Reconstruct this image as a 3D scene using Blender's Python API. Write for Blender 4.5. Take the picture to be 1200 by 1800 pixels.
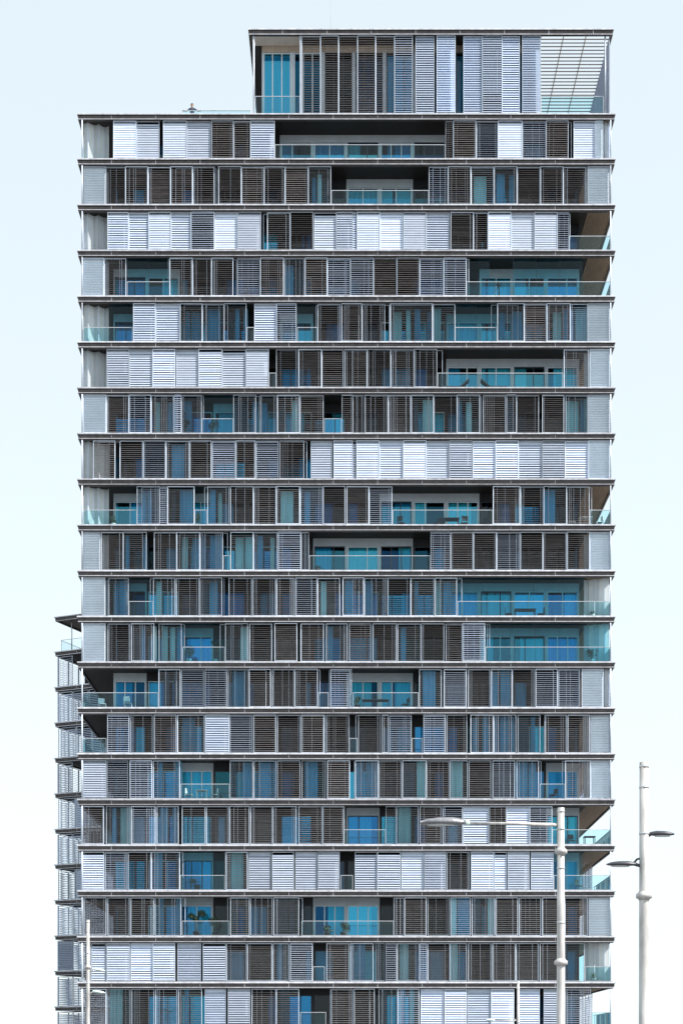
import bpy, math, random
from mathutils import Vector, Matrix, noise
R = math.radians
rnd = random.Random(7)
for o in list(bpy.data.objects): bpy.data.objects.remove(o)
scene = bpy.context.scene
col = scene.collection

# ------------------------------------------------------------------ camera
D0 = 115.0                    # camera to the tower's front
PPM = 25.1                    # picture units per metre there
F = PPM * D0                  # focal length in picture units (picture is 1800 high)
HX, HY, EYE = 610.0, 1860.0, 1.7
cam_d = bpy.data.cameras.new('camera')
cam = bpy.data.objects.new('camera', cam_d); col.objects.link(cam)
cam.location = (0, -D0, EYE); cam.rotation_euler = (R(90), 0, 0)
cam_d.sensor_fit = 'VERTICAL'; cam_d.sensor_height = 36; cam_d.sensor_width = 36
cam_d.lens = F / 1800 * 36
cam_d.shift_x = (600 - HX) / 1800; cam_d.shift_y = (HY - 900) / 1800
cam_d.clip_end = 5000
scene.camera = cam
def zp(py, D=D0): return EYE + (HY - py) * D / F
def xp(px, D=D0): return (px - HX) * D / F

# ------------------------------------------------------------------ sky, sun, exposure
SUN_EL, SUN_AZ = 48, 66       # azimuth measured from the camera's back towards the right
w = bpy.data.worlds.new('World'); scene.world = w; w.use_nodes = True
nt = w.node_tree; bg = nt.nodes['Background']
sky = nt.nodes.new('ShaderNodeTexSky'); sky.sky_type = 'NISHITA'; sky.sun_disc = False
sky.sun_elevation = R(SUN_EL); sky.sun_rotation = R(180 - SUN_AZ)
sky.air_density = 1.0; sky.dust_density = 0.6; sky.ozone_density = 1.0
hs = nt.nodes.new('ShaderNodeHueSaturation'); hs.inputs['Saturation'].default_value = 0.34
nt.links.new(sky.outputs[0], hs.inputs['Color']); hz = nt.nodes.new('ShaderNodeMix'); hz.data_type = 'RGBA'; hz.inputs[0].default_value = .72    # thin even haze over the whole sky
hz.inputs[7].default_value = (3.15, 3.66, 3.88, 1)
nt.links.new(hs.outputs[0], hz.inputs[6]); nt.links.new(hz.outputs[2], bg.inputs['Color'])
bg.inputs['Strength'].default_value = 0.135
sd = bpy.data.lights.new('sun', 'SUN'); sd.energy = 3.9; sd.angle = R(0.6); sd.color = (1, .95, .88)
sun = bpy.data.objects.new('sun', sd); col.objects.link(sun)
sv = Vector((math.sin(R(SUN_AZ)) * math.cos(R(SUN_EL)), -math.cos(R(SUN_AZ)) * math.cos(R(SUN_EL)), math.sin(R(SUN_EL))))
sun.rotation_euler = sv.to_track_quat('Z', 'Y').to_euler(); sun.location = (60, -60, 90)
vs = scene.view_settings
vs.view_transform = 'Standard'; vs.look = 'None'; vs.gamma = 1; vs.use_curve_mapping = False
vs.exposure = 1.0
scene.render.engine = 'CYCLES'
scene.cycles.max_bounces = 10; scene.cycles.transparent_max_bounces = 24

# ------------------------------------------------------------------ materials
MATS = {}
def mat(name, c, rough=.5, metal=0., var=.15, scale=3., stretch=(1, 1, 1), objvar=0., spec=.5, bump=0.):
    m = bpy.data.materials.new(name); m.use_nodes = True; n = m.node_tree.nodes; l = m.node_tree.links
    p = n['Principled BSDF']
    p.inputs['Roughness'].default_value = rough; p.inputs['Metallic'].default_value = metal
    p.inputs['Specular IOR Level'].default_value = spec
    tc = n.new('ShaderNodeTexCoord'); mp = n.new('ShaderNodeMapping'); mp.inputs['Scale'].default_value = stretch
    oi = n.new('ShaderNodeObjectInfo')
    ad = n.new('ShaderNodeVectorMath'); ad.operation = 'MULTIPLY_ADD'
    cv = n.new('ShaderNodeCombineXYZ')
    for k in range(3): l.new(oi.outputs['Random'], cv.inputs[k])
    ad.inputs[1].default_value = (53, 31, 71); l.new(cv.outputs[0], ad.inputs[0]); l.new(tc.outputs['Object'], ad.inputs[2])
    l.new(ad.outputs[0], mp.inputs['Vector'])
    nz = n.new('ShaderNodeTexNoise'); nz.inputs['Scale'].default_value = scale; nz.inputs['Detail'].default_value = 6
    l.new(mp.outputs[0], nz.inputs['Vector'])
    mr = n.new('ShaderNodeMapRange'); mr.inputs[1].default_value = .25; mr.inputs[2].default_value = .75
    mr.inputs[3].default_value = 1 - var; mr.inputs[4].default_value = 1 + var
    l.new(nz.outputs['Fac'], mr.inputs[0])
    mo = n.new('ShaderNodeMapRange'); mo.inputs[3].default_value = 1 - objvar; mo.inputs[4].default_value = 1 + objvar * .3
    l.new(oi.outputs['Random'], mo.inputs[0])
    mu = n.new('ShaderNodeMath'); mu.operation = 'MULTIPLY'; l.new(mr.outputs[0], mu.inputs[0]); l.new(mo.outputs[0], mu.inputs[1])
    sc = n.new('ShaderNodeVectorMath'); sc.operation = 'SCALE'; sc.inputs[0].default_value = c
    l.new(mu.outputs[0], sc.inputs['Scale']); l.new(sc.outputs[0], p.inputs['Base Color'])
    if bump:
        b = n.new('ShaderNodeBump'); b.inputs['Strength'].default_value = bump; b.inputs['Distance'].default_value = .01
        l.new(nz.outputs['Fac'], b.inputs['Height']); l.new(b.outputs[0], p.inputs['Normal'])
    MATS[name] = m; return m
def glass(name, tint, refl=1.0, ior=1.5):
    m = bpy.data.materials.new(name); m.use_nodes = True; n = m.node_tree.nodes; l = m.node_tree.links
    n.remove(n['Principled BSDF'])
    t = n.new('ShaderNodeBsdfTransparent'); t.inputs[0].default_value = (*tint, 1)
    g = n.new('ShaderNodeBsdfGlossy'); g.inputs['Roughness'].default_value = .02; g.inputs[0].default_value = (.85, .95, 1, 1)
    f = n.new('ShaderNodeFresnel'); f.inputs[0].default_value = ior
    nz = n.new('ShaderNodeTexNoise'); nz.inputs['Scale'].default_value = .6
    tc = n.new('ShaderNodeTexCoord'); l.new(tc.outputs['Object'], nz.inputs['Vector'])
    b = n.new('ShaderNodeBump'); b.inputs['Strength'].default_value = .15; b.inputs['Distance'].default_value = .02
    l.new(nz.outputs['Fac'], b.inputs['Height']); l.new(b.outputs[0], g.inputs['Normal'])
    mu = n.new('ShaderNodeMath'); mu.operation = 'MULTIPLY'; mu.inputs[1].default_value = refl; mu.use_clamp = True
    l.new(f.outputs[0], mu.inputs[0])
    mx = n.new('ShaderNodeMixShader'); l.new(mu.outputs[0], mx.inputs[0]); l.new(t.outputs[0], mx.inputs[1]); l.new(g.outputs[0], mx.inputs[2])
    l.new(mx.outputs[0], n['Material Output'].inputs['Surface'])
    MATS[name] = m; return m
mat('shutter', (.61, .69, .85), .42, .0, .12, 1.5, (1, 1, 6), .4)
mat('shutter_bronze', (.36, .33, .33), .4, .1, .3, 1.5, (1, 1, 6), .5)
mat('stile', (.66, .74, .86), .35, .0, .15, 2, objvar=.5)
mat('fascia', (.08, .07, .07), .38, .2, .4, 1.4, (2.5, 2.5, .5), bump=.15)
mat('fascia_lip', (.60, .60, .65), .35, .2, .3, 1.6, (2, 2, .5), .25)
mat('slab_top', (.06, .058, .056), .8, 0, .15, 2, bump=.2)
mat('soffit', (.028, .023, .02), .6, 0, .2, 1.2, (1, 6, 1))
mat('timber_soffit_lit', (.30, .21, .14), .6, 0, .22, 1.6, (8, .6, 1))
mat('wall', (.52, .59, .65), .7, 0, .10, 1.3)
mat('wall_shaded', (.012, .013, .018), .6, 0, .15, 1.3)
mat('frame_white', (.72, .76, .80), .4, 0, .05, 3)
mat('frame_dark', (.045, .05, .065), .4, .3, .1, 3)
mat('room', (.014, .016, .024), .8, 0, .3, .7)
mat('curtain', (.90, .92, .93), .9, 0, .18, 1.4, (5, 5, .15), .35)
mat('curtain_blue', (.20, .46, .70), .9, 0, .25, 1.4, (5, 5, .15), .35)
mat('curtain_dark', (.10, .11, .15), .9, 0, .25, 1.4, (5, 5, .15), .35)
mat('curtain_beige', (.62, .52, .42), .9, 0, .2, 1.4, (5, 5, .15), .3)
mat('screen', (.60, .67, .78), .8, 0, .10, 1.0, (1, 1, .4), .3)
mat('screen_haze', (.76, .85, .93), .8, 0, .08, 1.0, (1, 1, .4), .1)
mat('slat_grey', (.42, .49, .57), .4, .1, .2, 1.5, (1, 1, 6), .35)
mat('screen_blue', (.42, .54, .70), .8, 0, .2, 1.0, (2, 1, .3), .3)
mat('steel', (.62, .64, .67), .35, .5, .08, 3)
mat('lamp_pole', (.50, .485, .475), .45, .2, .32, 5, (1, 1, .25), bump=.15)
mat('lamp_dark', (.06, .062, .075), .4, .3, .1, 3)
mat('lamp_white', (.6, .74, .72), .4, 0, .08, 3)
mat('pergola', (.17, .15, .15), .5, 0, .2, 2, (.5, 3, 3))
mat('ceiling_pale', (.72, .65, .58), .7, 0, .1, 2)
mat('lamp_grey', (.22, .225, .25), .4, .2, .25, 3, (6, 1, 1))
mat('lens', (.55, .57, .58), .2, 0, .05, 3)
mat('white_paint', (.78, .78, .77), .5, 0, .08, 3)
mat('dark_furniture', (.03, .03, .038), .6, 0, .2, 3)
mat('wood', (.22, .13, .075), .55, 0, .25, 2, (1, 8, 1))
mat('leaf', (.05, .085, .045), .6, 0, .35, 3, objvar=.3)
mat('leaf_pale', (.20, .27, .17), .6, 0, .3, 3)
mat('bark', (.06, .045, .035), .9, 0, .3, 6)
mat('soil', (.04, .03, .024), .95, 0, .3, 8)
mat('paving', (.13, .13, .13), .85, 0, .18, .35, bump=.2)
mat('skin', (.45, .27, .19), .6, 0, .08, 5)
mat('hair', (.02, .016, .014), .7, 0, .2, 20)
mat('shirt', (.055, .07, .11), .9, 0, .15, 8)
mat('trousers', (.05, .05, .06), .9, 0, .15, 8)
mat('cushion', (.55, .56, .58), .9, 0, .1, 5)
def coated(name):
    m = glass(name, (.26, .84, .97), 1.0); n = m.node_tree.nodes; l = m.node_tree.links
    mx = [q for q in n if q.type == 'MIX_SHADER'][0]; g = [q for q in n if q.type == 'BSDF_GLOSSY'][0]
    oi = n.new('ShaderNodeObjectInfo'); tc = n.new('ShaderNodeTexCoord'); vd = n.new('ShaderNodeTexNoise'); vd.inputs['Scale'].default_value = .9
    l.new(tc.outputs['Object'], vd.inputs['Vector'])
    mr = n.new('ShaderNodeMapRange'); mr.inputs[3].default_value = .05; mr.inputs[4].default_value = .46; l.new(oi.outputs['Random'], mr.inputs[0])
    l.new(mr.outputs[0], mx.inputs[0])
    w2 = n.new('ShaderNodeMath'); w2.operation = 'MULTIPLY'; w2.inputs[1].default_value = 7.31; l.new(oi.outputs['Random'], w2.inputs[0])
    w3 = n.new('ShaderNodeMath'); w3.operation = 'FRACT'; l.new(w2.outputs[0], w3.inputs[0])
    cr = n.new('ShaderNodeValToRGB'); e = cr.color_ramp.elements; e[0].color = (.05, .22, .55, 1); e[1].color = (.16, .72, .84, 1); q = e.new(.5); q.color = (.06, .45, .78, 1)
    l.new(w3.outputs[0], cr.inputs[0]); l.new(cr.outputs[0], g.inputs[0])
coated('glazing')
glass('glazing_plain', (.20, .55, .75), .8)
glass('clear_glass', (.88, .96, .97), .9)
glass('enclosure_glass', (.48, .86, .96), .45)
glass('balustrade_glass', (.66, .93, .97), .9)
def translucent(name, c):
    m = bpy.data.materials.new(name); m.use_nodes = True; n = m.node_tree.nodes; l = m.node_tree.links
    n.remove(n['Principled BSDF'])
    a = n.new('ShaderNodeBsdfDiffuse'); b = n.new('ShaderNodeBsdfTranslucent'); mx = n.new('ShaderNodeMixShader'); mx.inputs[0].default_value = .55
    nz = n.new('ShaderNodeTexNoise'); nz.inputs['Scale'].default_value = 1.2; tc = n.new('ShaderNodeTexCoord'); l.new(tc.outputs['Object'], nz.inputs['Vector'])
    cr = n.new('ShaderNodeMix'); cr.data_type = 'RGBA'; l.new(nz.outputs['Fac'], cr.inputs[0])
    cr.inputs[6].default_value = (*[q * .82 for q in c], 1); cr.inputs[7].default_value = (*[min(.95, q * 1.12) for q in c], 1)
    for q in (a, b): l.new(cr.outputs[2], q.inputs[0]); l.new(q.outputs[0], mx.inputs[1 if q is a else 2])
    l.new(mx.outputs[0], n['Material Output'].inputs['Surface']); MATS[name] = m
translucent('frosted', (.80, .86, .89))

# ------------------------------------------------------------------ mesh helpers
class MB:
    def __init__(s): s.v = []; s.f = []; s.m = []; s.mats = []; s.smooth = set()
    def mi(s, name):
        if name not in s.mats: s.mats.append(name)
        return s.mats.index(name)
    def box(s, x0, x1, y0, y1, z0, z1, m, T=None):
        b = len(s.v)
        ps = [(x, y, z) for z in (z0, z1) for y in (y0, y1) for x in (x0, x1)]
        if T is not None: ps = [tuple(T @ Vector(p)) for p in ps]
        s.v += ps
        for q in ((0, 2, 3, 1), (4, 5, 7, 6), (0, 1, 5, 4), (1, 3, 7, 5), (3, 2, 6, 7), (2, 0, 4, 6)):
            s.f.append(tuple(b + i for i in q)); s.m.append(s.mi(m))
    def quad(s, ps, m):
        b = len(s.v); s.v += [tuple(p) for p in ps]
        s.f.append(tuple(range(b, b + len(ps)))); s.m.append(s.mi(m))
    def tube(s, pts, rads, m, n=12, caps=True):
        pts = [Vector(p) for p in pts]; b = len(s.v); up = Vector((0, 0, 1))
        for i, p in enumerate(pts):
            d = (pts[min(i + 1, len(pts) - 1)] - pts[max(i - 1, 0)]).normalized()
            a = up.cross(d) if abs(d.z) < .95 else Vector((1, 0, 0)).cross(d)
            a.normalize(); c = d.cross(a)
            for k in range(n):
                t = 2 * math.pi * k / n
                s.v.append(tuple(p + (a * math.cos(t) + c * math.sin(t)) * rads[i]))
        for i in range(len(pts) - 1):
            for k in range(n):
                k2 = (k + 1) % n
                s.smooth.add(len(s.f))
                s.f.append((b + i * n + k, b + i * n + k2, b + (i + 1) * n + k2, b + (i + 1) * n + k)); s.m.append(s.mi(m))
        if caps:
            s.f.append(tuple(b + k for k in reversed(range(n)))); s.m.append(s.mi(m))
            e = b + (len(pts) - 1) * n
            s.f.append(tuple(e + k for k in range(n))); s.m.append(s.mi(m))
    def ring(s, loops, m, closed=False):
        """stack of equal-length loops joined by quads"""
        b = len(s.v); n = len(loops[0])
        for L in loops: s.v += [tuple(p) for p in L]
        for i in range(len(loops) - 1):
            mm = m[i] if isinstance(m, (list, tuple)) else m
            for k in range(n):
                k2 = (k + 1) % n
                s.f.append((b + i * n + k, b + i * n + k2, b + (i + 1) * n + k2, b + (i + 1) * n + k)); s.m.append(s.mi(mm))
    def mesh(s, name):
        me = bpy.data.meshes.new(name); me.from_pydata(s.v, [], s.f)
        for k in s.mats: me.materials.append(MATS[k])
        me.polygons.foreach_set('material_index', s.m)
        me.polygons.foreach_set('use_smooth', [i in s.smooth for i in range(len(s.f))])
        me.update(); return me
    def build(s, name, parent=None, loc=(0, 0, 0)):
        return put(name, s.mesh(name), parent, loc)
def put(name, me, parent=None, loc=(0, 0, 0), rz=0, sc=None, kind=None):
    o = bpy.data.objects.new(name, me); col.objects.link(o)
    o.location = loc; o.rotation_euler.z = rz
    if sc: o.scale = sc
    if parent: o.parent = parent
    if kind: o['kind'] = kind
    return o
def thing(name, label, cat, loc=(0, 0, 0), rz=0, group=None):
    o = bpy.data.objects.new(name, None); col.objects.link(o); o.location = loc; o.rotation_euler.z = rz
    o.empty_display_size = .3
    o['label'] = label; o['category'] = cat
    if group: o['group'] = group
    return o

# ------------------------------------------------------------------ ground
g = MB(); g.quad([(-2500, -2500, 0), (2500, -2500, 0), (2500, 2500, 0), (-2500, 2500, 0)], 'paving')
go = g.build('ground'); go['kind'] = 'structure'

# ------------------------------------------------------------------ shared pieces of the facades
PW = 1.6                                             # nominal shutter width
def panel_mb(mb, w, h, pitch, tilt, chord=.115, th=.016, T=None, slat='shutter', n_mid=True):
    """sliding louvred shutter: frame of two stiles and two rails, blades tilted outer edge down"""
    st = .042; jr = random.Random(int(h * 100 + tilt * 1000 + th * 9999))
    mb.box(0, st, -.03, .03, 0, h, 'stile', T); mb.box(w - st, w, -.03, .03, 0, h, 'stile', T)
    mb.box(st, w - st, -.028, .028, 0, .04, 'stile', T); mb.box(st, w - st, -.028, .028, h - .04, h, 'stile', T)
    z = .06 + pitch * .6
    while z < h - .06 - pitch * .3:
        M = Matrix.Translation((0, 0, z + jr.uniform(-.006, .006))) @ Matrix.Rotation(tilt + R(jr.uniform(-2, 2)), 4, 'X')
        if T is not None: M = T @ M
        mb.box(st, w - st, -chord / 2, chord / 2, -th / 2, th / 2, slat, M)
        z += pitch
_pm = {}
def panel_mesh(h, pitch, tilt_deg, th, slat='shutter'):
    chord = .06 if th < .0195 else .125
    key = (round(h, 2), pitch, round(tilt_deg / 2), th, slat)
    if key not in _pm:
        mb = MB(); panel_mb(mb, PW, h, pitch, R(round(tilt_deg / 2) * 2), chord=chord, th=th, slat=slat)
        _pm[key] = mb.mesh('louvre_shutter')
    return _pm[key]
def curtain_mesh(w, h, m, seed):
    r = random.Random(seed); mb = MB(); n = max(8, int(w / .055)); loopA = []; loopB = []
    ph = r.random() * 6; 
    for i in range(n + 1):
        x = w * i / n
        y = .035 * math.sin(i * 1.35 + ph) + .02 * math.sin(i * .47 + ph * 2)
        loopA.append((x, y, 0)); loopB.append((x, y * .7, h))
    b = 0; mb.v = loopA + loopB
    for i in range(n):
        mb.smooth.add(len(mb.f)); mb.f.append((i, i + 1, n + 2 + i, n + 1 + i)); mb.m.append(mb.mi(m))
    return mb.mesh('curtain')
CURT = {}
def curtain(kind, w, h, seed):
    key = (kind, round(w, 1), round(h, 1), seed % 3)
    if key not in CURT: CURT[key] = curtain_mesh(round(w, 1), h, kind, seed % 3)
    return CURT[key]
def window_mesh(w, h, frame, split, gl='glazing'):
    mb = MB(); t = .06
    mb.box(0, t, -.05, .05, 0, h, frame); mb.box(w - t, w, -.05, .05, 0, h, frame)
    mb.box(t, w - t, -.048, .048, 0, t, frame); mb.box(t, w - t, -.048, .048, h - t, h, frame)
    xs = [t] + [w * q for q in split] + [w - t]
    for q in split: mb.box(w * q - .035, w * q + .035, -.046, .046, t, h - t, frame)
    for i in range(len(xs) - 1):
        a = xs[i] + (.035 if i else 0); b = xs[i + 1] - (.035 if i < len(xs) - 2 else 0)
        mb.quad([(a, 0, t), (b, 0, t), (b, 0, h - t), (a, 0, h - t)], gl)
    return mb.mesh('window')
_wm = {}
def win(w, h, frame, split, gl='glazing'):
    key = (round(w, 2), round(h, 2), frame, split, gl)
    if key not in _wm: _wm[key] = window_mesh(w, h, frame, split, gl)
    return _wm[key]

FASCIA = [(0, 0), (.14, 0), (.17, -.015), (.18, -.04), (.18, -.10), (.165, -.12), (.09, -.125), (.10, -.16), (.115, -.24), (.10, -.31), (.06, -.345), (.06, -.36), (.12, -.365), (.12, -.41), (0, -.42)]
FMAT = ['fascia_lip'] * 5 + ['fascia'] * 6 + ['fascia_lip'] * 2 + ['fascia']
def slab_meshes(x0, x1, y0, y1, corner=False):
    """concrete plate and the moulded metal fascia running round its edge"""
    a = MB(); e = .003
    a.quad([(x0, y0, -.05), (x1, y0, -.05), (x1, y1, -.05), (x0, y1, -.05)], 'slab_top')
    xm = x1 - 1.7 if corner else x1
    a.quad([(x0, y1, -.30), (xm, y1, -.30), (xm, y0, -.30), (x0, y0, -.30)], 'soffit')  # near-black: shade over the bays is put into this colour
    if corner:                       # timber boards at the right end, bounced sunlight put into their paler tan
        n = 9; bw = 1.7 / n
        for i in range(n): a.box(xm + i * bw + .006, xm + (i + 1) * bw - .006, y0 + .02, y1 - .02, -.318, -.303, 'timber_soffit_lit')
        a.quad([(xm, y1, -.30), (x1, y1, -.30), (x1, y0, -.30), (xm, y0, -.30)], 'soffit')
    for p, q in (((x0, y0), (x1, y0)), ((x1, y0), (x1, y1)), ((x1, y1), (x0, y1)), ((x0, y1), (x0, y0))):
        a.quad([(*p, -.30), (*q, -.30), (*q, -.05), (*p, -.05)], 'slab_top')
    f = MB(); loops = []
    for d, z in FASCIA:
        d += e
        loops.append([(x0 - d, y0 - d, z), (x1 + d, y0 - d, z), (x1 + d, y1 + d, z), (x0 - d, y1 + d, z)])
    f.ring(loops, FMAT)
    # joint covers every 3.1 m along the front
    x = x0 + 2.2
    while x < x1 - 1:
        f.box(x, x + .03, y0 - .128, y0 - .05, -.34, -.122, 'fascia_lip'); x += 3.1
    return a.mesh('floor_slab'), f.mesh('fascia')

# ------------------------------------------------------------------ the tower
XL, XR, DEPTH, INS = xp(141), xp(1076), 22.0, 2.05
S = [206] + [285 + 80.33 * i for i in range(19)] + [1811.3]
SZ = [zp(s - 5) for s in S]                        # slab tops
tower = thing('apartment_tower', 'tall grey apartment tower with louvred shutters and open balconies on every storey', 'building', (0, 0, 0))
SLAB, FASC = slab_meshes(XL, XR, 0, DEPTH, True)
slabs = []
for k, z in enumerate(SZ):
    s_ = put('floor_slab', SLAB, tower, (0, 0, z)); slabs.append(s_)
    put('fascia', FASC, s_, (0, 0, 0))

# rows: tokens "a-bT" in the strip's own measuring units; bases give picture units
ROWS = [
 ("265-355L 355-445L 460-552L 552-645L 648-735M 735-800M 800-895B 895-1200O", "0-405O 405-435M 435-525M 525-610D 610-705L 705-797M 797-885M 885-905G 905-990L 990-1020M"),
 ("150-235M 235-312D 312-400D 400-488D 488-575D 575-660D 675-765D 765-853M 853-935D 935-1025M 1025-1115D 1115-1200O", "0-340O 340-415D 415-505M 505-595D 595-685D 685-775D 775-865D 865-955D 960-1045M"),
 ("243-325B 325-403B 403-490L 490-568B 568-660M 660-750L 750-842L 842-865G 865-955D 955-1045D 1048-1135L 1135-1200B", "0-57B 60-150L 150-240L 240-330L 330-420B 425-515D 515-570D 572-662L 662-752L 752-842L 842-888M 888-1050O"),
 ("145-230M 230-315D 318-485O 485-575D 575-647D 647-733D 733-748G 748-838M 838-930M 932-1010T 1013-1100M 1100-1190M", "35-125M 125-215M 215-305M 305-398M 398-487M 487-865O 865-1050O"),
 ("148-340O 343-430B 430-525B 525-612T 612-697T 697-785T 785-815G 815-902B 902-980M 983-1062O 1062-1150D", "0-80D 80-170D 172-188G 188-357T 357-443T 443-607O 607-713T 713-800M 800-893D 893-960D 960-1050M"),
 ("240-328H 328-418H 418-507H 510-598L 598-690L 690-782L 782-872L 872-900G 900-988D 988-1078D 1078-1163D 1168-1200D", "12-100D 100-192D 192-283D 283-373D 375-865O 868-965D 968-1050L"),
 ("148-238M 238-325D 325-412D 412-502D 505-530M 530-610T 610-733O 733-823D 838-905T 905-993T 993-1085M 1088-1155G 1157-1200D", "5-88D 92-182D 182-270D 272-360T 360-450D 450-540D 553-640M 643-682T 682-770D 783-868D 875-960D 960-1050M"),
 ("187-273M 290-380D 383-470D 470-560D 563-648D 650-740M 743-820D 822-910M 915-1010M 1010-1035G 1035-1120L 1125-1200L", "0-55L 58-148L 148-240L 240-330L 330-420L 420-510H 513-600H 600-690H 690-783H 783-872H 872-962H 962-1050L"),
 ("148-357O 357-447D 447-475M 475-582T 582-630O 632-718T 722-812D 812-900D 900-993D 993-1083D 1083-1170D", "0-15D 20-107D 107-198D 200-590O 590-697D 700-788D 788-878D 878-968D 970-1050O"),
 ("148-215M 217-303D 303-395D 395-422G 424-512D 512-603T 603-693T 693-722G 722-812T 812-905T 908-998M 1000-1028D 1030-1200O", "0-347O 347-425M 427-513M 513-605D 605-697D 697-785D 785-878D 878-968D 968-1050M"),
 ("145-235M 247-325T 325-420O 420-507T 510-600D 603-690D 693-715G 715-805D 808-900D 903-970D 975-1060D 1063-1150D", "5-88T 90-180D 180-270D 270-362D 365-450D 453-1050O"),
 ("148-235M 243-330D 335-425D 425-442G 442-532T 535-700O 702-790D 797-885D 895-983D 997-1087D 1095-1178T", "30-115M 122-215D 218-310D 310-400D 408-470M 472-560M 562-1050O"),
 ("145-440O 442-527T 530-618M 623-710M 713-790D 795-880D 885-970D 973-1063D 1065-1105G 1112-1190M", "0-40M 45-300O 303-390D 400-487D 493-580D 583-665D 665-752D 757-843D 847-930M 937-1022M"),
 ("145-238O 242-328M 332-418D 425-512M 515-622T 625-718B 720-808M 812-900M 905-995D 998-1088M 1098-1185M", "0-27M 30-62G 65-152D 158-183D 187-273M 275-315G 320-405M 410-490D 503-592T 595-682T 687-775T 793-878D 882-968D 972-1050L"),
 ("148-238L 240-323M 330-417M 420-525T 528-718O 720-810T 813-900T 905-995M 1000-1093T 1100-1188M", "0-25M 28-45G 48-130T 132-210M 213-297T 300-378M 380-443D 447-525M 530-608D 615-693T 697-785O 785-875D 875-945M"),
 ("140-228D 237-330D 335-430D 435-520T 533-625D 628-718D 720-797D 800-885D 888-980D 988-1080M 1082-1165M 1168-1200O", "0-155O 155-190D 192-270T 275-350M 355-425D 427-517L 519-578M 580-660L 660-740M 740-945O"),
 ("140-230L 233-320M 323-412D 413-525T 525-700O 705-790D 793-880L 885-970L 975-1060L 1063-1148L 1152-1200G", "0-42G 47-125L 125-207L 210-288L 290-367B 370-448D 455-535L 537-580L 583-660L 665-745L 745-945O"),
 ("150-238D 243-330D 333-423D 427-530T 533-718O 722-797D 800-885D 890-990D 1000-1333O", "0-70O 70-110D 112-198D 203-287D 292-370D 375-463T 467-555D 560-645D 650-735D 738-828D 832-920M"),
 ("148-178M 180-235L 240-330L 333-420L 420-507L 515-607B 615-705L 707-785D 788-885D 888-950T 955-1043M 1043-1090O 1097-1185M 1190-1280T", "0-35T 40-80M 82-170D 172-200M 203-290D 290-355D 360-450D 455-545D 548-635D 640-730D 735-815T 818-920O"),
 ("145-238D 240-330D 335-425D 430-515D 520-612T 622-705B 712-800L 805-900D 900-990T 995-1095O 1115-1200M 1205-1285D", "12-85T 85-170D 175-265L 268-355L 358-448L 450-540L 555-640L 655-740L 745-840M 840-920O"),
]
def parse(k):
    a, b = ROWS[k]; out = []
    bl = (80, 2.2222)
    br = (600, 2.2222) if k < 14 else ((600, 2.0) if k < 17 else (660, 2.2222))
    for spec, (x0, s) in ((a, bl), (b, br)):
        for t in spec.split():
            c = t[-1]; p, q = t[:-1].split('-')
            out.append([x0 + int(p) / s, x0 + int(q) / s, c])
    out.sort(); m = [out[0]]
    for p, q, c in out[1:]:
        if c == m[-1][2] == 'O' and p - m[-1][1] < 3: m[-1][1] = max(q, m[-1][1])
        else: m.append([max(p, m[-1][1] + .3), q, c])
    return m
LAY = [parse(k) for k in range(20)]
for k_, lay_ in enumerate(LAY):                     # corner panels that get an added pale sheet for the hazy brightness
    for t_ in lay_:
        if t_[2] in 'ML' and ((t_[0] + t_[1]) / 2 > 1035 or ((t_[0] + t_[1]) / 2 < 170 and k_ in (1, 3, 6, 9, 10, 11))): t_[2] = 'K'

STOREY = SZ[0] - SZ[1]
HS = 3.2; PH = 2.66
# side screens seen along the balcony: real blades, joined because each is only a few pixels wide
def side_screen(skip, gaps, tilt):
    mb = MB()
    for i in range(13):
        if i < skip or i in gaps: continue
        y = .1 + i * 1.66
        T = Matrix.Translation((0, y, 0)) @ Matrix.Rotation(R(90), 4, 'Z')
        panel_mb(mb, 1.62, PH, .16, R(tilt), T=T)
    return mb.mesh('side_screen')
SIDE = {'full': side_screen(0, (), 30), 'gap': side_screen(0, (3, 4, 8), 20), 'open': side_screen(5, (9,), 25), 'none': side_screen(10, (), 25)}
RIGHT = ['gap', 'full', 'open', 'open', 'full', 'full', 'full', 'full', 'none', 'full', 'none', 'none', 'gap', 'full', 'full', 'none', 'open', 'full', 'none', 'open']
LEFT = ['none', 'full', 'gap', 'full', 'none', 'gap', 'gap', 'gap', 'none', 'full', 'full', 'gap', 'none', 'open', 'full', 'full', 'full', 'full', 'full', 'full']
# storey core: lintel, piers, room behind
CW = (XR - XL - 2 * INS); NW = 14; MOD = CW / NW; WH = 2.34; PIER = .2
def code_at(lay, x):
    px = x / (D0 + INS) * F + HX; c_ = 'D'
    for p, q, c in lay:
        if p - 2 <= px <= q + 2: c_ = c
    return c_
def core_mesh(lay):
    """lintel panels and piers: pale panels where the balcony is open, shade painted into the rest"""
    mb = MB(); x0, x1 = XL + INS, XR - INS; y = INS; top = HS - .30 - .003
    for i in range(NW):
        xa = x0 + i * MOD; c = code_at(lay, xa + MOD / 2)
        m = 'wall' if c == 'O' else 'wall_shaded'  # shade behind the shutters is put into the wall colour
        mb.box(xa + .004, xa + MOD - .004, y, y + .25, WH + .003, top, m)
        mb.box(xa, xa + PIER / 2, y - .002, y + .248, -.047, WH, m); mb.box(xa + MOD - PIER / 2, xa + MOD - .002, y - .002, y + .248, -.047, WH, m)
    return mb.mesh('storey_wall')
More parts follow.
